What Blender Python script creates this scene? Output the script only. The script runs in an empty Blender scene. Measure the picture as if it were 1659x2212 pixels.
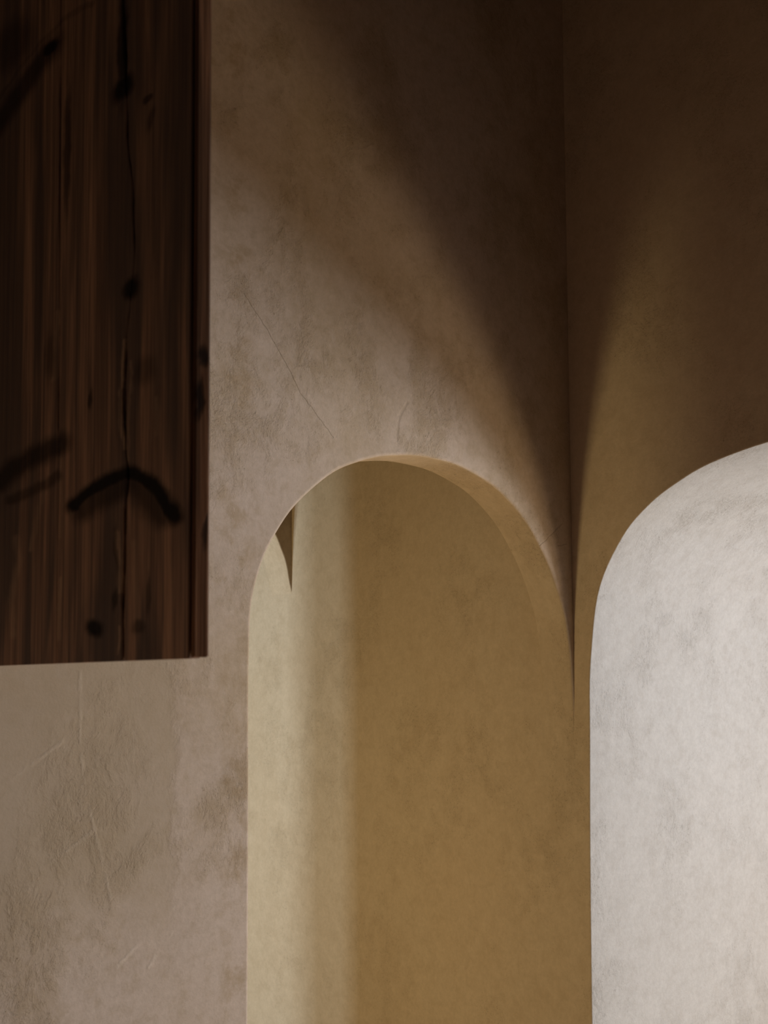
import bpy, bmesh, math, random
from mathutils import Vector, Matrix
from mathutils.geometry import tessellate_polygon
random.seed(7)

# ---------------------------------------------------------------- camera, light, exposure
# World axes: the room corner stands at X=0, Y=0.  wall_left is the plane Y=0 (runs along +X),
# wall_right is the plane X=0 (runs along +Y and, behind the low arch, along -Y).
scene = bpy.context.scene
coll = scene.collection
scene.view_settings.view_transform = 'Standard'
scene.view_settings.look = 'None'
scene.view_settings.exposure = 0.0
scene.view_settings.gamma = 1.0
scene.view_settings.use_curve_mapping = False
scene.cycles.max_bounces = 12
scene.cycles.diffuse_bounces = 8
scene.cycles.sample_clamp_indirect = 4.0

cam_d = bpy.data.cameras.new('camera')
cam = bpy.data.objects.new('camera', cam_d)
coll.objects.link(cam)
scene.camera = cam
cam_d.sensor_fit = 'VERTICAL'
cam_d.sensor_height = 36.0
cam_d.sensor_width = 36.0
cam_d.lens = 2800.0 / 2212.0 * 36.0
cam_d.shift_y = (1260.0 - 1106.0) / 2212.0
cam_d.clip_start = 0.05
PITCH, ROLL = math.radians(4.7), 0.006
fwd = Vector((-0.68200, -0.73135, 0.0))
right = Vector((fwd.y, -fwd.x, 0.0))
f3 = fwd * math.cos(PITCH) + Vector((0, 0, math.sin(PITCH)))
u3 = -fwd * math.sin(PITCH) + Vector((0, 0, math.cos(PITCH)))
R = Matrix((right, u3, -f3)).transposed()
R = R @ Matrix.Rotation(-ROLL, 3, 'Z')
cam.matrix_world = Matrix.Translation((2.36632, 1.89536, 1.5)) @ R.to_4x4()
cam_d.dof.use_dof = True
cam_d.dof.focus_distance = 2.75
cam_d.dof.aperture_fstop = 9.0

world = bpy.data.worlds.new('world')
scene.world = world
world.use_nodes = True
world.node_tree.nodes['Background'].inputs[0].default_value = (0.02, 0.018, 0.015, 1)
world.node_tree.nodes['Background'].inputs[1].default_value = 0.2


def area(name, loc, target, sx, sy, power, color):
    d = bpy.data.lights.new(name, 'AREA')
    d.shape = 'RECTANGLE'
    d.size, d.size_y = sx, sy
    d.energy = power
    d.color = color
    o = bpy.data.objects.new(name, d)
    coll.objects.link(o)
    o.location = loc
    o.rotation_euler = (Vector(target) - Vector(loc)).to_track_quat('-Z', 'Y').to_euler()
    return o


# daylight entering the side room through its low window, spilling out through the wide arch
area('window_daylight', (-1.75, 2.05, 1.52), (0.6, 2.05, 1.32), 1.25, 0.85, 77, (0.92, 0.955, 1.0))
# the sunlit clay floor just inside that window throws a low warm light upwards
area('sunlit_floor_glow', (-1.70, 2.40, 0.32), (0.6, 1.8, 0.8), 1.45, 0.50, 35, (1.0, 0.73, 0.42))
# added low fill light that lifts the wooden panel, out of frame at the left
area('panel_fill', (2.38, 0.70, 0.45), (1.6, 0.50, 1.5), 0.30, 0.30, 1.25, (1.0, 0.78, 0.62))
# slot window in the far bay: grazes the passage wall with a straight upright edge
area('slot_window_daylight', (2.45, -1.70, 1.35), (0.0, -1.05, 1.5), 0.12, 1.3, 14.0, (0.82, 0.96, 1.0))
area('far_bay_daylight', (2.40, -1.36, 1.2), (0.0, -1.30, 1.3), 0.22, 1.3, 26.0, (0.74, 0.88, 1.0))
# warm lamp standing low in the passage bay, out of sight behind the left wall
area('passage_lamp', (1.75, -0.42, 0.92), (0.0, -0.86, 1.35), 0.25, 0.5, 9.6, (1.0, 0.77, 0.40))


# ---------------------------------------------------------------- node helpers
class NT:
    def __init__(self, name):
        m = bpy.data.materials.new(name)
        m.use_nodes = True
        self.m, self.t = m, m.node_tree
        self.n, self.l = self.t.nodes, self.t.links
        self.bsdf = self.n['Principled BSDF']
        self.co = self.n.new('ShaderNodeTexCoord').outputs['Object']
        s = self.n.new('ShaderNodeSeparateXYZ')
        self.l.new(self.co, s.inputs[0])
        self.x, self.y, self.z = s.outputs

    def _in(self, sock, v):
        if isinstance(v, (int, float)):
            sock.default_value = v
        elif isinstance(v, (tuple, list)):
            sock.default_value = v
        else:
            self.l.new(v, sock)

    def math(self, op, a, b=0.0, c=None, clamp=False):
        n = self.n.new('ShaderNodeMath')
        n.operation = op
        n.use_clamp = clamp
        self._in(n.inputs[0], a)
        self._in(n.inputs[1], b)
        if c is not None:
            self._in(n.inputs[2], c)
        return n.outputs[0]

    def mapping(self, scale=(1, 1, 1), loc=(0, 0, 0), rot=(0, 0, 0), src=None):
        n = self.n.new('ShaderNodeMapping')
        n.inputs['Scale'].default_value = scale
        n.inputs['Location'].default_value = loc
        n.inputs['Rotation'].default_value = rot
        self.l.new(src or self.co, n.inputs['Vector'])
        return n.outputs[0]

    def noise(self, scale, detail=4, rough=0.55, dist=0.0, vec=None):
        n = self.n.new('ShaderNodeTexNoise')
        n.inputs['Scale'].default_value = scale
        n.inputs['Detail'].default_value = detail
        n.inputs['Roughness'].default_value = rough
        n.inputs['Distortion'].default_value = dist
        self.l.new(vec or self.co, n.inputs['Vector'])
        return n.outputs['Fac']

    def ramp(self, v, a, b, lo=0.0, hi=1.0, smooth=True):
        n = self.n.new('ShaderNodeMapRange')
        n.interpolation_type = 'SMOOTHSTEP' if smooth else 'LINEAR'
        n.clamp = True if not smooth else True
        self._in(n.inputs['Value'], v)
        n.inputs['From Min'].default_value = a
        n.inputs['From Max'].default_value = b
        n.inputs['To Min'].default_value = lo
        n.inputs['To Max'].default_value = hi
        return n.outputs['Result']

    def mix(self, f, a, b, mode='MIX'):
        n = self.n.new('ShaderNodeMix')
        n.data_type = 'RGBA'
        n.blend_type = mode
        self._in(n.inputs[0], f)
        for k, v in ((6, a), (7, b)):
            if isinstance(v, tuple) and len(v) == 3:
                v = (*v, 1.0)
            self._in(n.inputs[k], v)
        return n.outputs[2]

    def segment(self, px, pz, a, b):
        """distance from (px,pz) to the segment a-b"""
        ax, az = a
        dx, dz = b[0] - ax, b[1] - az
        L2 = dx * dx + dz * dz
        qx = self.math('SUBTRACT', px, ax)
        qz = self.math('SUBTRACT', pz, az)
        t = self.math('MULTIPLY_ADD', qx, dx / L2, self.math('MULTIPLY', qz, dz / L2), clamp=True)
        ex = self.math('MULTIPLY_ADD', t, -dx, qx)
        ez = self.math('MULTIPLY_ADD', t, -dz, qz)
        return self.math('SQRT', self.math('MULTIPLY_ADD', ex, ex, self.math('MULTIPLY', ez, ez)))

    def polyline(self, px, pz, pts):
        d = None
        for a, b in zip(pts, pts[1:]):
            s = self.segment(px, pz, a, b)
            d = s if d is None else self.math('MINIMUM', d, s)
        return d

    def blob(self, px, pz, c, rx, rz, ang=0.0):
        """elliptic distance, 1 on the rim"""
        ca, sa = math.cos(ang), math.sin(ang)
        qx = self.math('SUBTRACT', px, c[0])
        qz = self.math('SUBTRACT', pz, c[1])
        ex = self.math('MULTIPLY_ADD', qx, ca / rx, self.math('MULTIPLY', qz, sa / rx))
        ez = self.math('MULTIPLY_ADD', qx, -sa / rz, self.math('MULTIPLY', qz, ca / rz))
        return self.math('SQRT', self.math('MULTIPLY_ADD', ex, ex, self.math('MULTIPLY', ez, ez)))

    def finish(self, color, rough, height=None, dist=0.001, strength=1.0, spec=0.25):
        self._in(self.bsdf.inputs['Base Color'], color)
        self._in(self.bsdf.inputs['Roughness'], rough)
        self.bsdf.inputs['Specular IOR Level'].default_value = spec
        if height is not None:
            b = self.n.new('ShaderNodeBump')
            b.inputs['Strength'].default_value = strength
            b.inputs['Distance'].default_value = dist
            self.l.new(height, b.inputs['Height'])
            self.l.new(b.outputs[0], self.bsdf.inputs['Normal'])
        return self.m


def plaster(name, light, mid, dark, patch=1.0, pits=1.0, grain=1.0, seed=0.0, marks=None, wavy=1.0, streaky=0.85):
    N = NT(name)
    off = (seed * 3.1, seed * 1.7, seed * 2.3)
    v = N.mapping(loc=off)
    streak = N.mapping(scale=(1.1, 1.1, streaky), loc=off, rot=(0.18, -0.22, 0))
    big = N.noise(1.7, 3, 0.5, 0.3, v)
    clouds = N.noise(4.2, 5, 0.58, 0.3, streak)
    wear = N.noise(17.0, 8, 0.72, 0.25, streak)
    fine = N.noise(90, 3, 0.6, 0.0, v)
    pit = N.noise(280, 3, 0.65, 0.1, v)
    # where the trowel dragged the surface open: rough zones with small dark pits
    zone = N.math('MULTIPLY', N.ramp(clouds, 0.43, 0.64), N.ramp(wear, 0.42, 0.60))
    mottle = N.noise(31, 5, 0.7, 0.2, v)
    col = N.mix(N.math('MULTIPLY', N.ramp(big, 0.35, 0.65), patch, clamp=True), light, mid)
    col = N.mix(N.math('MULTIPLY', N.ramp(clouds, 0.50, 0.72), 0.55 * patch, clamp=True), col, dark)
    col = N.mix(N.math('MULTIPLY', zone, 0.35 * patch), col, dark)
    speck = N.noise(120, 5, 0.75, 0.2, v)
    col = N.mix(N.math('MULTIPLY', N.ramp(speck, 0.52, 0.68), N.ramp(zone, 0.0, 0.5, 0.13, 0.45)), col, tuple(c * 0.62 for c in dark))
    pitmask = N.math('MULTIPLY', N.ramp(pit, 0.60, 0.70), N.ramp(zone, 0.0, 0.4, 0.10, 1.0))
    col = N.mix(N.math('MULTIPLY', pitmask, 0.6 * pits), col, tuple(c * 0.38 for c in dark))
    col = N.mix(N.ramp(mottle, 0.46, 0.70, 0.0, 0.38), col, dark)
    col = N.mix(N.ramp(mottle, 0.50, 0.32, 0.0, 0.30), col, tuple(min(1, c * 1.12) for c in light))
    col = N.mix(N.ramp(fine, 0.3, 0.7, 0.0, 0.16), col, tuple(c * 0.6 for c in mid))
    # relief, in millimetres
    h = N.math('MULTIPLY', N.noise(2.6, 2, 0.5, 0.2, v), 9.0 * wavy)
    h = N.math('MULTIPLY_ADD', clouds, 1.6 * wavy, h)
    h = N.math('MULTIPLY_ADD', N.math('MULTIPLY', wear, zone), 0.9, h)
    grainy = N.math('MULTIPLY', N.math('MULTIPLY_ADD', zone, 0.45, 0.5), 0.75 * grain)
    h = N.math('MULTIPLY_ADD', N.noise(210, 2, 0.6, 0.1, v), grainy, h)
    h = N.math('MULTIPLY_ADD', speck, N.math('MULTIPLY', grainy, 0.5), h)
    h = N.math('MULTIPLY_ADD', pitmask, -0.22 * pits, h)
    if marks:
        col, h = marks(N, col, h, dark)
    return N.finish(col, 0.82, h, 0.001, 1.0, 0.18)


def left_marks(N, col, h, dark):
    wob = N.noise(40, 3, 0.6)
    x = N.math('MULTIPLY_ADD', wob, 0.012, N.x)
    z = N.math('MULTIPLY_ADD', N.noise(33, 3, 0.6), 0.008, N.z)
    # long scratch down towards the crown of the arch, short hairlines at the right haunch
    scr = [[(0.955, 2.238), (0.909, 2.189), (0.854, 2.119), (0.820, 2.071), (0.738, 1.996)],
           [(0.566, 2.014), (0.560, 2.062), (0.536, 2.095)],
           [(0.123, 1.826), (0.039, 1.886)], [(0.057, 1.833), (0.024, 1.838)]]
    for i, s in enumerate(scr):
        d = N.polyline(x, z, s)
        m = N.ramp(d, 0.0004, 0.0018 if i != 1 else 0.006, 1.0, 0.0)
        col = N.mix(N.math('MULTIPLY', m, 0.32 if i != 1 else 0.15), col, tuple(c * 0.45 for c in dark))
        h = N.math('MULTIPLY_ADD', m, -0.5, h)
    # raised trowel ridges in the lower left
    ridges = [[(1.287, 1.537), (1.286, 1.424), (1.275, 1.349), (1.260, 1.288), (1.242, 1.227), (1.224, 1.165)],
              [(1.45, 1.334), (1.377, 1.387), (1.317, 1.425)],
              [(1.342, 1.230), (1.301, 1.251), (1.255, 1.280)],
              [(1.213, 1.051), (1.169, 1.083)],
              [(1.151, 1.080), (1.129, 1.116), (1.101, 1.136)], [(1.151, 1.042), (1.128, 1.070), (1.101, 1.097)]]
    for s in ridges:
        d = N.polyline(x, z, s)
        m = N.math('MULTIPLY', N.ramp(d, 0.0002, 0.0055, 1.0, 0.0), N.ramp(N.noise(14, 4, 0.7), 0.38, 0.62))
        h = N.math('MULTIPLY_ADD', m, 0.55, h)
        col = N.mix(N.math('MULTIPLY', m, 0.38), col, (0.80, 0.70, 0.60))
    # smoother tan coat left of a ragged upright seam below the wooden panel
    edge = N.math('MULTIPLY_ADD', N.noise(11, 5, 0.7), 0.09, N.x)
    coat = N.math('MULTIPLY', N.ramp(edge, 1.128, 1.150), N.ramp(N.z, 1.06, 1.24))
    coat = N.math('MULTIPLY', coat, N.ramp(N.z, 1.60, 1.72, 1.0, 0.0))
    col = N.mix(N.math('MULTIPLY', coat, 0.60), col, (0.47, 0.375, 0.265))
    h = N.math('MULTIPLY_ADD', coat, -0.8, h)
    # ochre wear along the jamb of the low arch
    jam = N.math('MULTIPLY', N.ramp(N.math('ABSOLUTE', N.math('SUBTRACT', N.x, 0.965)), 0.01, 0.055, 1.0, 0.0),
                 N.ramp(N.noise(9, 5, 0.7), 0.48, 0.62))
    col = N.mix(N.math('MULTIPLY', jam, 0.55), col, (0.40, 0.29, 0.17))
    return col, h


M_left = plaster('plaster_left', (0.65, 0.54, 0.46), (0.56, 0.44, 0.315), (0.43, 0.325, 0.205), 0.85, 1.0, 1.0, 0.0, left_marks)
M_right = plaster('plaster_right', (0.60, 0.485, 0.35), (0.56, 0.43, 0.29), (0.46, 0.35, 0.23), 0.5, 1.1, 0.7, 2.0)
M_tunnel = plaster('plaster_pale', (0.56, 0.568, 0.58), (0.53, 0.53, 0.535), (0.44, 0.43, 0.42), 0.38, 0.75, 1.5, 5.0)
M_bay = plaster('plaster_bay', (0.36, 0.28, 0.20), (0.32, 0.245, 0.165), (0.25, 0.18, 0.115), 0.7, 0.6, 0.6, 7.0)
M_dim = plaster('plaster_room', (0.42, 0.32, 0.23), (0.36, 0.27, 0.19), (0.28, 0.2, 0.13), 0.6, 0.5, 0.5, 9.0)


def simple(name, col, rough=0.7, scale=20, var=0.25):
    N = NT(name)
    c = N.mix(N.ramp(N.noise(scale, 4, 0.6), 0.3, 0.7), col, tuple(v * (1 - var) for v in col))
    return N.finish(c, rough, N.noise(scale * 4, 3), 0.0006, 0.6)


M_floor = simple('clay_floor', (0.45, 0.335, 0.235), 0.75, 9)
M_ceil = simple('ceiling_lime', (0.12, 0.08, 0.05), 0.9, 5)
M_frame = simple('window_paint', (0.30, 0.22, 0.15), 0.5, 30)


# wood: grain runs up (Z); y is across the planks on the broad face
def wood(name, edge=False):
    N = NT(name)
    a = N.x if edge else N.y
    base = N.mapping(scale=(60, 60, 1.3))
    g1 = N.noise(1.6, 6, 0.65, 0.6, base)
    fineg = N.noise(3.0, 3, 0.6, 0.3, N.mapping(scale=(150, 150, 2.2)))
    broad = N.noise(1.0, 3, 0.5, 0.8, N.mapping(scale=(16, 16, 1.6)))
    if edge:
        c0, c1, c2, c3 = (0.15, 0.068, 0.036), (0.36, 0.175, 0.095), (0.10, 0.052, 0.032), (0.46, 0.25, 0.14)
    else:
        c0, c1, c2, c3 = (0.26, 0.155, 0.108), (0.64, 0.37, 0.23), (0.135, 0.098, 0.082), (0.80, 0.48, 0.30)
    col = N.mix(N.ramp(g1, 0.38, 0.70), c0, c1)
    col = N.mix(N.ramp(fineg, 0.52, 0.70, 0.0, 0.45), col, c3)
    col = N.mix(N.ramp(fineg, 0.48, 0.34, 0.0, 0.45), col, c2)
    col = N.mix(N.ramp(broad, 0.44, 0.60, 0.0, 0.80), col, c2)
    PX = 0.00054
    K = 1.0 if edge else 0.53      # knots are round-grown: equal reach up and across after foreshortened growth rings
    wy = N.math('MULTIPLY', N.math('MULTIPLY_ADD', N.noise(30, 3, 0.6), 0.018, N.math('SUBTRACT', a, 0.009)), K)
    wz = N.math('MULTIPLY_ADD', N.noise(24, 3, 0.6), 0.014, N.math('SUBTRACT', N.z, 0.007))
    if edge:
        knots = [((1.6111, 1.842), 16, 22, 0, .9), ((1.6149, 1.798), 10, 40, 0, .9), ((1.604, 1.670), 9, 50, 0.2, .75)]
        arcs = []
    else:
        knots = [((0.5000, 2.287), 26, 24, 0.5, 1.0), ((0.6673, 2.176), 24, 28, 0, 1.0), ((0.6665, 2.225), 11, 130, 0, .8),
                 ((0.6909, 1.942), 17, 24, 0, .95), ((0.7199, 2.147), 9, 9, 0, .7), ((0.7260, 2.120), 8, 26, -0.2, .5),
                 ((0.5760, 1.711), 12, 12, 0, 1.0), ((0.7760, 1.684), 13, 17, 0.3, 1.0),
                 ((0.6214, 1.5714), 22, 19, 0, 1.0), ((0.7114, 1.568), 15, 17, 0, .55),
                 ((0.6070, 1.833), 5, 22, 0, .7), ((0.7180, 1.845), 24, 34, 0, .45), ((0.545, 2.14), 9, 160, 0, .7),
                 ((0.5100, 1.90), 14, 60, 0, .45), ((0.4000, 2.330), 60, 70, 0.6, .55), ((0.73, 1.60), 5, 40, 0, .5),
                 ((0.6640, 1.602), 6, 26, 0, .7), ((0.665, 1.655), 5, 50, 0.05, .5)]
        arcs = [([(0.5697, 1.7136), (0.6076, 1.7253), (0.6472, 1.7331), (0.69, 1.735)], 19, 1.0),
                ([(0.6975, 1.734), (0.7313, 1.7193), (0.758, 1.70), (0.778, 1.6794)], 18, 1.0),
                ([(0.596, 1.7070), (0.6300, 1.7160), (0.675, 1.7230)], 30, .72),
                ([(0.712, 1.7200), (0.735, 1.7010), (0.756, 1.6850)], 30, .72),
                ([(0.387, 1.764), (0.4234, 1.7769), (0.4763, 1.7841), (0.5356, 1.7890)], 30, .8),
                ([(0.4127, 1.7376), (0.4719, 1.7423), (0.5333, 1.7515)], 14, .55),
                ([(0.3672, 2.2678), (0.4169, 2.2901), (0.4709, 2.3032), (0.5282, 2.3105), (0.5987, 2.3052)], 8, .3),
                ([(0.36, 2.235), (0.43, 2.262), (0.50, 2.285)], 34, .75)]
    dark = None
    pale = None
    for c, rx, rz, ang, s in knots:
        d = N.blob(wy, wz, (c[0] * K, c[1]), rx * PX, rz * PX, ang)
        m = N.math('MULTIPLY', N.ramp(d, 0.45, 1.35, 1.0, 0.0), s)
        dark = m if dark is None else N.math('MAXIMUM', dark, m)
    for pts, rad, s in arcs:
        d = N.polyline(wy, wz, [(p[0] * K, p[1]) for p in pts])
        m = N.math('MULTIPLY', N.ramp(d, rad * PX * 0.3, rad * PX * 1.4, 1.0, 0.0), s)
        dark = N.math('MAXIMUM', dark, m)
    if not edge:
        # paler torn fibres beside the long crack and the worn plank edges
        for pts, rad, s in (([(0.6755, 1.885), (0.670, 1.83), (0.673, 1.79), (0.680, 1.765)], 5, .75),
                            ([(0.668, 1.672), (0.672, 1.645), (0.676, 1.625), (0.672, 1.61)], 8, .8),
                            ([(0.690, 1.86), (0.688, 1.79), (0.686, 1.75)], 4, .45), ([(0.673, 1.57), (0.670, 1.54)], 4, .6),
                            ([(0.5405, 1.79), (0.5405, 1.68)], 5, .4), ([(0.5415, 1.63), (0.5415, 1.56)], 7, .6),
                            ([(0.528, 1.95), (0.522, 1.90), (0.517, 1.87)], 8, .55),
                            ([(0.43, 1.69), (0.44, 1.66), (0.42, 1.61), (0.43, 1.57)], 12, .4), ([(0.50, 1.74), (0.485, 1.71), (0.47, 1.67)], 9, .5),
                            ([(0.742, 1.81), (0.745, 1.77)], 7, .35), ([(0.700, 1.66), (0.706, 1.61), (0.712, 1.58)], 8, .35),
                            ([(0.565, 1.705), (0.563, 1.715)], 4, .6)):
            d = N.polyline(wy, wz, [(p[0] * K, p[1]) for p in pts])
            m = N.math('MULTIPLY', N.math('MULTIPLY', N.ramp(d, 0.0, rad * PX * 1.2, 1.0, 0.0), s * 0.85), N.ramp(fineg, 0.40, 0.56, 0.25, 1.0))
            pale = m if pale is None else N.math('MAXIMUM', pale, m)
        col = N.mix(pale, col, (0.72, 0.47, 0.29))
    col = N.mix(dark, col, (0.020, 0.015, 0.013))
    h = N.math('MULTIPLY', g1, 0.9)
    h = N.math('MULTIPLY_ADD', fineg, 0.5, h)
    h = N.math('MULTIPLY_ADD', dark, -0.7, h)
    rough = N.ramp(g1, 0.3, 0.7, 0.60, 0.75)
    return N.finish(col, rough, h, 0.001, 0.9, 0.0 if edge else 0.22)


M_wood = wood('dark_stained_wood')
M_wood_edge = wood('dark_stained_wood_edge', True)


# ---------------------------------------------------------------- mesh helpers
def link(name, bm, mats, parent=None, smooth=False, kind=None, label=None):
    me = bpy.data.meshes.new(name)
    bmesh.ops.recalc_face_normals(bm, faces=bm.faces)
    bm.to_mesh(me)
    bm.free()
    o = bpy.data.objects.new(name, me)
    coll.objects.link(o)
    for m in (mats if isinstance(mats, (list, tuple)) else [mats]):
        me.materials.append(m)
    if smooth:
        for p in me.polygons:
            p.use_smooth = True
    if parent:
        o.parent = parent
    if kind:
        o['kind'] = kind
    if label:
        o['label'] = label
    return o


def box(bm, x0, x1, y0, y1, z0, z1, mi=0):
    v = [bm.verts.new((x, y, z)) for x in (x0, x1) for y in (y0, y1) for z in (z0, z1)]
    for f in ((0, 1, 3, 2), (4, 6, 7, 5), (0, 4, 5, 1), (2, 3, 7, 6), (0, 2, 6, 4), (1, 5, 7, 3)):
        bm.faces.new([v[i] for i in f]).material_index = mi


def spline(pts, n):
    """Catmull-Rom through pts, n steps per span"""
    P = [Vector(p) for p in pts]
    P = [P[0] * 2 - P[1]] + P + [P[-1] * 2 - P[-2]]
    out = []
    for i in range(1, len(P) - 2):
        for k in range(n):
            t = k / n
            a, b, c, d = P[i - 1], P[i], P[i + 1], P[i + 2]
            out.append(0.5 * ((2 * b) + (c - a) * t + (2 * a - 5 * b + 4 * c - d) * t * t + (3 * b - a - 3 * c + d) * t ** 3))
    out.append(P[-2])
    return out


def arch_wall(name, prof, outer, depth, conv, mats, r=0.006, r_back=0.004, wob=0.0009, lip=0.0, extra_rings=6, label=None):
    """A wall slab pierced by an open-bottomed arch.
    prof: 2D points from one foot over the crown to the other foot; outer: 2D points closing the face
    from the last foot around to the first. conv(a, z, d) -> world, d = depth into the wall."""
    for _ in range(6):       # ease the kinks out of the hand-drawn curve
        prof = [prof[0]] + [(prof[i - 1] + prof[i] * 2 + prof[i + 1]) / 4 for i in range(1, len(prof) - 1)] + [prof[-1]]
    n = len(prof)
    # outward normals of the profile (pointing into the wall material)
    nor = []
    cen = Vector((sum(p[0] for p in prof) / n, sum(p[1] for p in prof) / n))
    for i in range(n):
        t = prof[min(i + 1, n - 1)] - prof[max(i - 1, 0)]
        q = Vector((-t.y, t.x)).normalized()
        if q.dot(prof[i] - cen) < 0:
            q = -q
        nor.append(q)
    rings = []
    K = 5
    for k in range(K + 1):
        th = k / K * math.pi / 2
        rings.append((r * (1 - math.sin(th)), r * (1 - math.cos(th))))
    for k in range(1, extra_rings):
        rings.append((0.0, r + (depth - r - r_back) * k / extra_rings))
    for k in range(K + 1):
        th = k / K * math.pi / 2
        rings.append((r_back * (1 - math.cos(th)), depth - r_back + r_back * math.sin(th)))
    bm = bmesh.new()
    vr = []
    for off, d in rings:
        row = []
        for i, (p, q) in enumerate(zip(prof, nor)):
            w = wob * (math.sin(i * 0.9 + 1.3) + 0.7 * math.sin(i * 0.37)) if 3 < i < n - 3 else 0
            pp = p + q * (off + w)
            row.append(bm.verts.new(conv(pp.x, pp.y, d)))
        vr.append(row)
    for a, b in zip(vr, vr[1:]):
        for i in range(n - 1):
            f = bm.faces.new((a[i], a[i + 1], b[i + 1], b[i]))
            f.smooth = True
            f.material_index = 1 if len(mats) > 1 and a is not vr[0] and a is not vr[1] and a is not vr[2] else 0
    fo = [bm.verts.new(conv(p[0], p[1], 0)) for p in outer]
    bo = [bm.verts.new(conv(p[0], p[1], depth)) for p in outer]
    for loop, mi in ((vr[0] + fo, 0), (vr[-1] + bo, len(mats) - 1 if len(mats) > 2 else 0)):
        flat = [Vector((p.x, p.y, 0)) for p in [prof[i] + nor[i] * (r if mi == 0 and loop[0] is vr[0][0] else r_back) for i in range(n)]]
        flat += [Vector((p[0], p[1], 0)) for p in outer]
        for tri in tessellate_polygon([flat]):
            bm.faces.new([loop[k] for k in tri]).material_index = mi
    for i in range(len(fo) - 1):
        bm.faces.new((fo[i], fo[i + 1], bo[i + 1], bo[i]))
    return link(name, bm, mats, kind='structure', label=label)


ZC = 3.4          # ceiling
XR, YR = 4.4, 4.2   # far sides of the main room

# ---------------------------------------------------------------- structure
# left wall with the low arch whose right jamb runs flush into wall_right
A = [(0.934, 0.0), (0.934, 0.5), (0.9337, 0.9088), (0.9342, 1.41), (0.9336, 1.552), (0.9315, 1.634), (0.9203, 1.6965), (0.8968, 1.7536),
     (0.8696, 1.7972), (0.8251, 1.8511), (0.7559, 1.9073), (0.6961, 1.9413), (0.6342, 1.9625), (0.5703, 1.9767),
     (0.5042, 1.9837), (0.4359, 1.984), (0.3653, 1.9762), (0.2925, 1.9549), (0.2401, 1.9316), (0.1713, 1.8861),
     (0.1169, 1.8274), (0.0776, 1.7718), (0.0462, 1.7096), (0.0273, 1.6600), (0.015, 1.600), (0.0075, 1.53), (0.0035, 1.46), (0.0, 1.38), (-0.004, 1.30), (-0.012, 1.2)]
profA = spline(A, 4)
T1 = 0.092
arch_wall('wall_left', profA, [(-0.03, ZC), (XR, ZC), (XR, 0.0)], T1,
          lambda a, z, d: (a, -d, z), [M_left, M_right], r=0.007, wob=0.0004,
          label='lit plaster wall with a low round arch beside the dark corner')

# wall between the passage bay and the far bay, with its own arch
Wp = [(0.93, 0.0), (0.93, 1.0), (0.93, 1.70), (0.915, 1.82), (0.87, 1.93), (0.79, 2.03), (0.68, 2.11), (0.55, 2.16), (0.42, 2.165), (0.30, 2.14),
      (0.20, 2.09), (0.12, 2.035), (0.066, 1.955), (0.043, 1.917), (0.023, 1.87), (0.008, 1.812), (-0.008, 1.75), (-0.03, 1.66)]
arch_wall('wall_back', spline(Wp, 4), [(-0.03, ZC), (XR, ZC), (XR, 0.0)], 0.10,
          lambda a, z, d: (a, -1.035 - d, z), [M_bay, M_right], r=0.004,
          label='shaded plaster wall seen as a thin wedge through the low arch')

# right wall with the wide bright arch, 0.85 m deep
Bp = [(0.032, 0.0), (0.031, 0.751), (0.040, 1.278), (0.0415, 1.466), (0.047, 1.561), (0.063, 1.687), (0.098, 1.780), (0.158, 1.857),
      (0.197, 1.892), (0.253, 1.926), (0.313, 1.955), (0.395, 1.982), (0.514, 2.004), (0.70, 2.012), (0.95, 2.014), (1.20, 2.01), (1.45, 1.98),
      (1.68, 1.90), (1.84, 1.76), (1.90, 1.60), (1.91, 1.0), (1.91, 0.0)]
T2 = 0.86
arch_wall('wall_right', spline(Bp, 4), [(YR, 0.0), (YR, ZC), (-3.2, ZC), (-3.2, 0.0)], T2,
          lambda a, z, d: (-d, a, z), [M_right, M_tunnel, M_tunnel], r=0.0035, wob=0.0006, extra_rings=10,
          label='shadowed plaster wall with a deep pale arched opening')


def slab(name, b, m, label):
    bm = bmesh.new()
    box(bm, *b)
    return link(name, bm, m, kind='structure', label=label)


slab('floor', (-2.6, XR, -3.2, YR, -0.12, 0.0), M_floor, 'brown clay floor below the arches')
slab('ceiling', (-2.6, XR, -3.2, YR, ZC, ZC + 0.12), M_ceil, 'dark lime-washed ceiling above the plaster walls')


def wall_with_hole(name, axis, c, t, a0, a1, h0, h1, z0, z1, m, label):
    """a flat outer wall (plane axis = c .. c+t) with one window hole"""
    bm = bmesh.new()

    def bx(p0, p1, q0, q1):
        if p1 - p0 < 1e-4 or q1 - q0 < 1e-4:
            return
        lo, hi = min(c, c + t), max(c, c + t)
        if axis == 'x':
            box(bm, lo, hi, p0, p1, q0, q1)
        else:
            box(bm, p0, p1, lo, hi, q0, q1)
    bx(a0, h0, 0, ZC)
    bx(h1, a1, 0, ZC)
    bx(h0, h1, 0, z0)
    bx(h0, h1, z1, ZC)
    return link(name, bm, m, kind='structure', label=label)


def full_wall(name, b, m, label):
    return slab(name, b, m, label)


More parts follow.
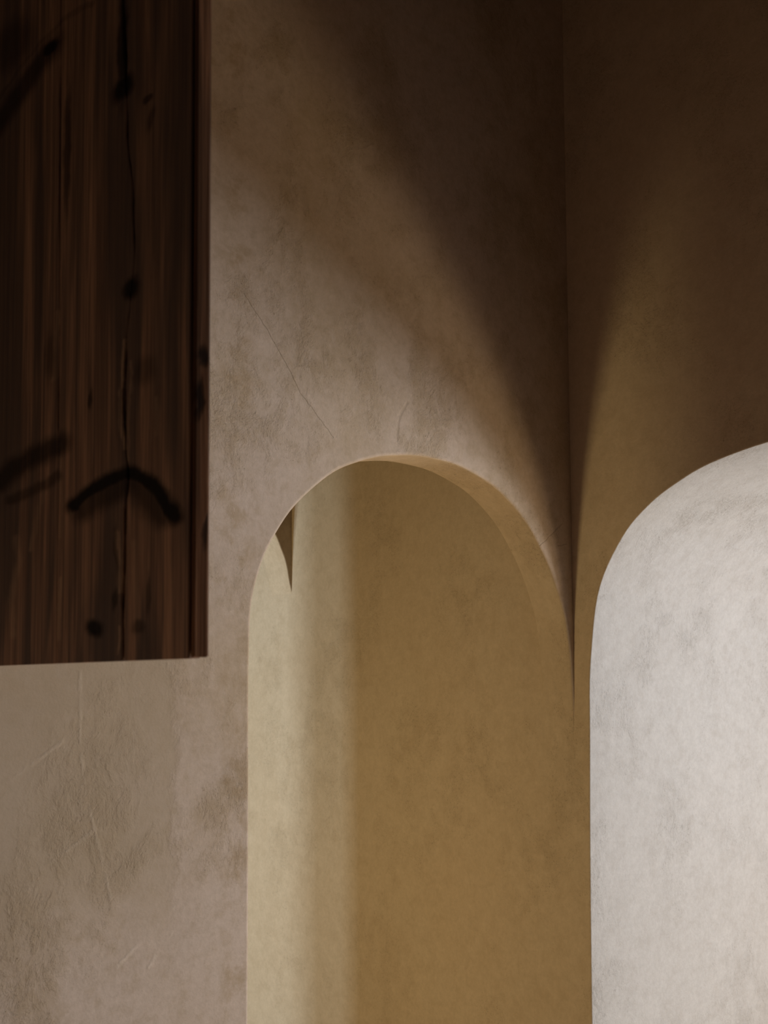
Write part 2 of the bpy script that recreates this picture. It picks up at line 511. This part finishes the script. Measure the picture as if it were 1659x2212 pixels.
full_wall('wall_front', (XR, XR + 0.12, -3.2, YR, 0, ZC), M_dim, 'plain plaster wall behind the viewer')
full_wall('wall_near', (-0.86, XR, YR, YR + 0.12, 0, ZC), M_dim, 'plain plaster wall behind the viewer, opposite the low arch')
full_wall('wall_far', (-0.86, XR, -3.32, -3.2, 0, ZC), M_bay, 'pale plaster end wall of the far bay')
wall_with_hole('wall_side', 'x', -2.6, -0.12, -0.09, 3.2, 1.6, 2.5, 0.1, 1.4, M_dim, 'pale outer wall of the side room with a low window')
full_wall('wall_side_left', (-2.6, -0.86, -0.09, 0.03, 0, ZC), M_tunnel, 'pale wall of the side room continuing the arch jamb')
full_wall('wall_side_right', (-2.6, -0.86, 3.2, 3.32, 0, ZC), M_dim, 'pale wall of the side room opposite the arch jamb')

# ---------------------------------------------------------------- hanging wooden panel
panel = bpy.data.objects.new('wooden_panel', None)
coll.objects.link(panel)
panel.location = (1.610, 0.41, 1.534)
panel['label'] = 'dark stained knotty wooden panel of upright planks hanging at upper left'
panel['category'] = 'wood panel'
OX, OY, OZ = panel.location
ZT = ZC - 0.002
ZB = 1.534


def child(name, bm, m, label=None, bev=0.0):
    o = link(name, bm, m, label=label)
    o.parent = panel
    o.matrix_parent_inverse = Matrix.Translation((-OX, -OY, -OZ))
    if bev:
        b = o.modifiers.new('edge', 'BEVEL')
        b.width = bev
        b.segments = 2
        b.limit_method = 'ANGLE'
    return o


def plank(left, right, x0=1.6045, x1=1.6186, nz=90, m=M_wood, name='plank', label=None):
    """upright board; left(z)/right(z) give its two ragged long edges"""
    bm = bmesh.new()
    rows = []
    for i in range(nz + 1):
        z = ZB + (2.45 - ZB) * i / (nz - 1) if i < nz else ZT
        a, b = left(z), right(z)
        zz = z - (0.0010 if i == 0 else 0)
        e = 0.0016
        rows.append([bm.verts.new(p) for p in ((x0, a, zz), (x1 - e, a, zz), (x1 - e * .3, a + e * .3, zz), (x1, a + e, zz),
                                                (x1, b - e, zz), (x1 - e * .3, b - e * .3, zz), (x1 - e, b, zz), (x0, b, zz))])
    for p, q in zip(rows, rows[1:]):
        for k in range(8):
            j = (k + 1) % 8
            bm.faces.new((p[k], p[j], q[j], q[k]))
    bm.faces.new(rows[0])
    bm.faces.new(rows[-1])
    return child(name, bm, m, label)


def pl(pts):
    pts = sorted((z, y) for y, z in pts)

    def f(z):
        if z <= pts[0][0]:
            return pts[0][1]
        for (z0, y0), (z1, y1) in zip(pts, pts[1:]):
            if z <= z1:
                t = (z - z0) / (z1 - z0)
                t = t * t * (3 - 2 * t)
                return y0 + (y1 - y0) * t
        return pts[-1][1]
    return f


def jit(s, a):
    return lambda z: a * (math.sin(z * 61 + s) + .6 * math.sin(z * 143 + 2 * s) + .4 * math.sin(z * 317 + s))


crack = pl([(0.6652, 2.281), (0.6738, 2.191), (0.6774, 2.132), (0.6908, 2.041), (0.6957, 1.982), (0.6882, 1.932), (0.6797, 1.882),
            (0.677, 1.826), (0.6812, 1.766), (0.6868, 1.731), (0.682, 1.697), (0.6794, 1.596), (0.6797, 1.534)])
gapw = pl([(0.0060, 2.45), (0.0055, 2.20), (0.0008, 2.16), (0.0022, 2.13), (0.0022, 1.99), (0.0002, 1.965), (0.0002, 1.90), (0.0058, 1.875), (0.0058, 1.80),
           (0.0014, 1.77), (0.0036, 1.73), (0.0055, 1.68), (0.0052, 1.60), (0.0042, 1.534)])
seam = pl([(0.522, 2.45), (0.529, 2.1), (0.533, 1.9), (0.535, 1.7), (0.5375, 1.534)])
seamw = pl([(0.0014, 2.45), (0.0014, 2.28), (0.0042, 2.20), (0.0042, 2.07), (0.0008, 2.03), (0.0008, 1.90), (0.0045, 1.86), (0.0040, 1.83), (0.0006, 1.79), (0.0006, 1.534)])
j1, j2 = jit(1.0, 0.0006), jit(2.7, 0.0007)
plank(lambda z: 0.262, lambda z: seam(z) - seamw(z) + j1(z) * .6)
plank(lambda z: 0.004, lambda z: 0.2605)
plank(lambda z: seam(z) + .0004, lambda z: crack(z) - gapw(z) * .5 + j1(z), x1=1.6192)
plank(lambda z: crack(z) + gapw(z) * .5 + j2(z), lambda z: 0.8030)
# backing board behind the planks (closes the gaps) and end batten forming the narrow return
bm = bmesh.new()
box(bm, 1.6005, 1.6044, 0.004, 0.8125, ZB + .001, ZT)
child('backing_board', bm, M_wood)
bm = bmesh.new()
box(bm, 1.6020, 1.6183, 0.8082, 0.8135, ZB, ZT)
child('end_batten', bm, M_wood_edge, 'lighter reddish narrow edge strip', 0.0010)
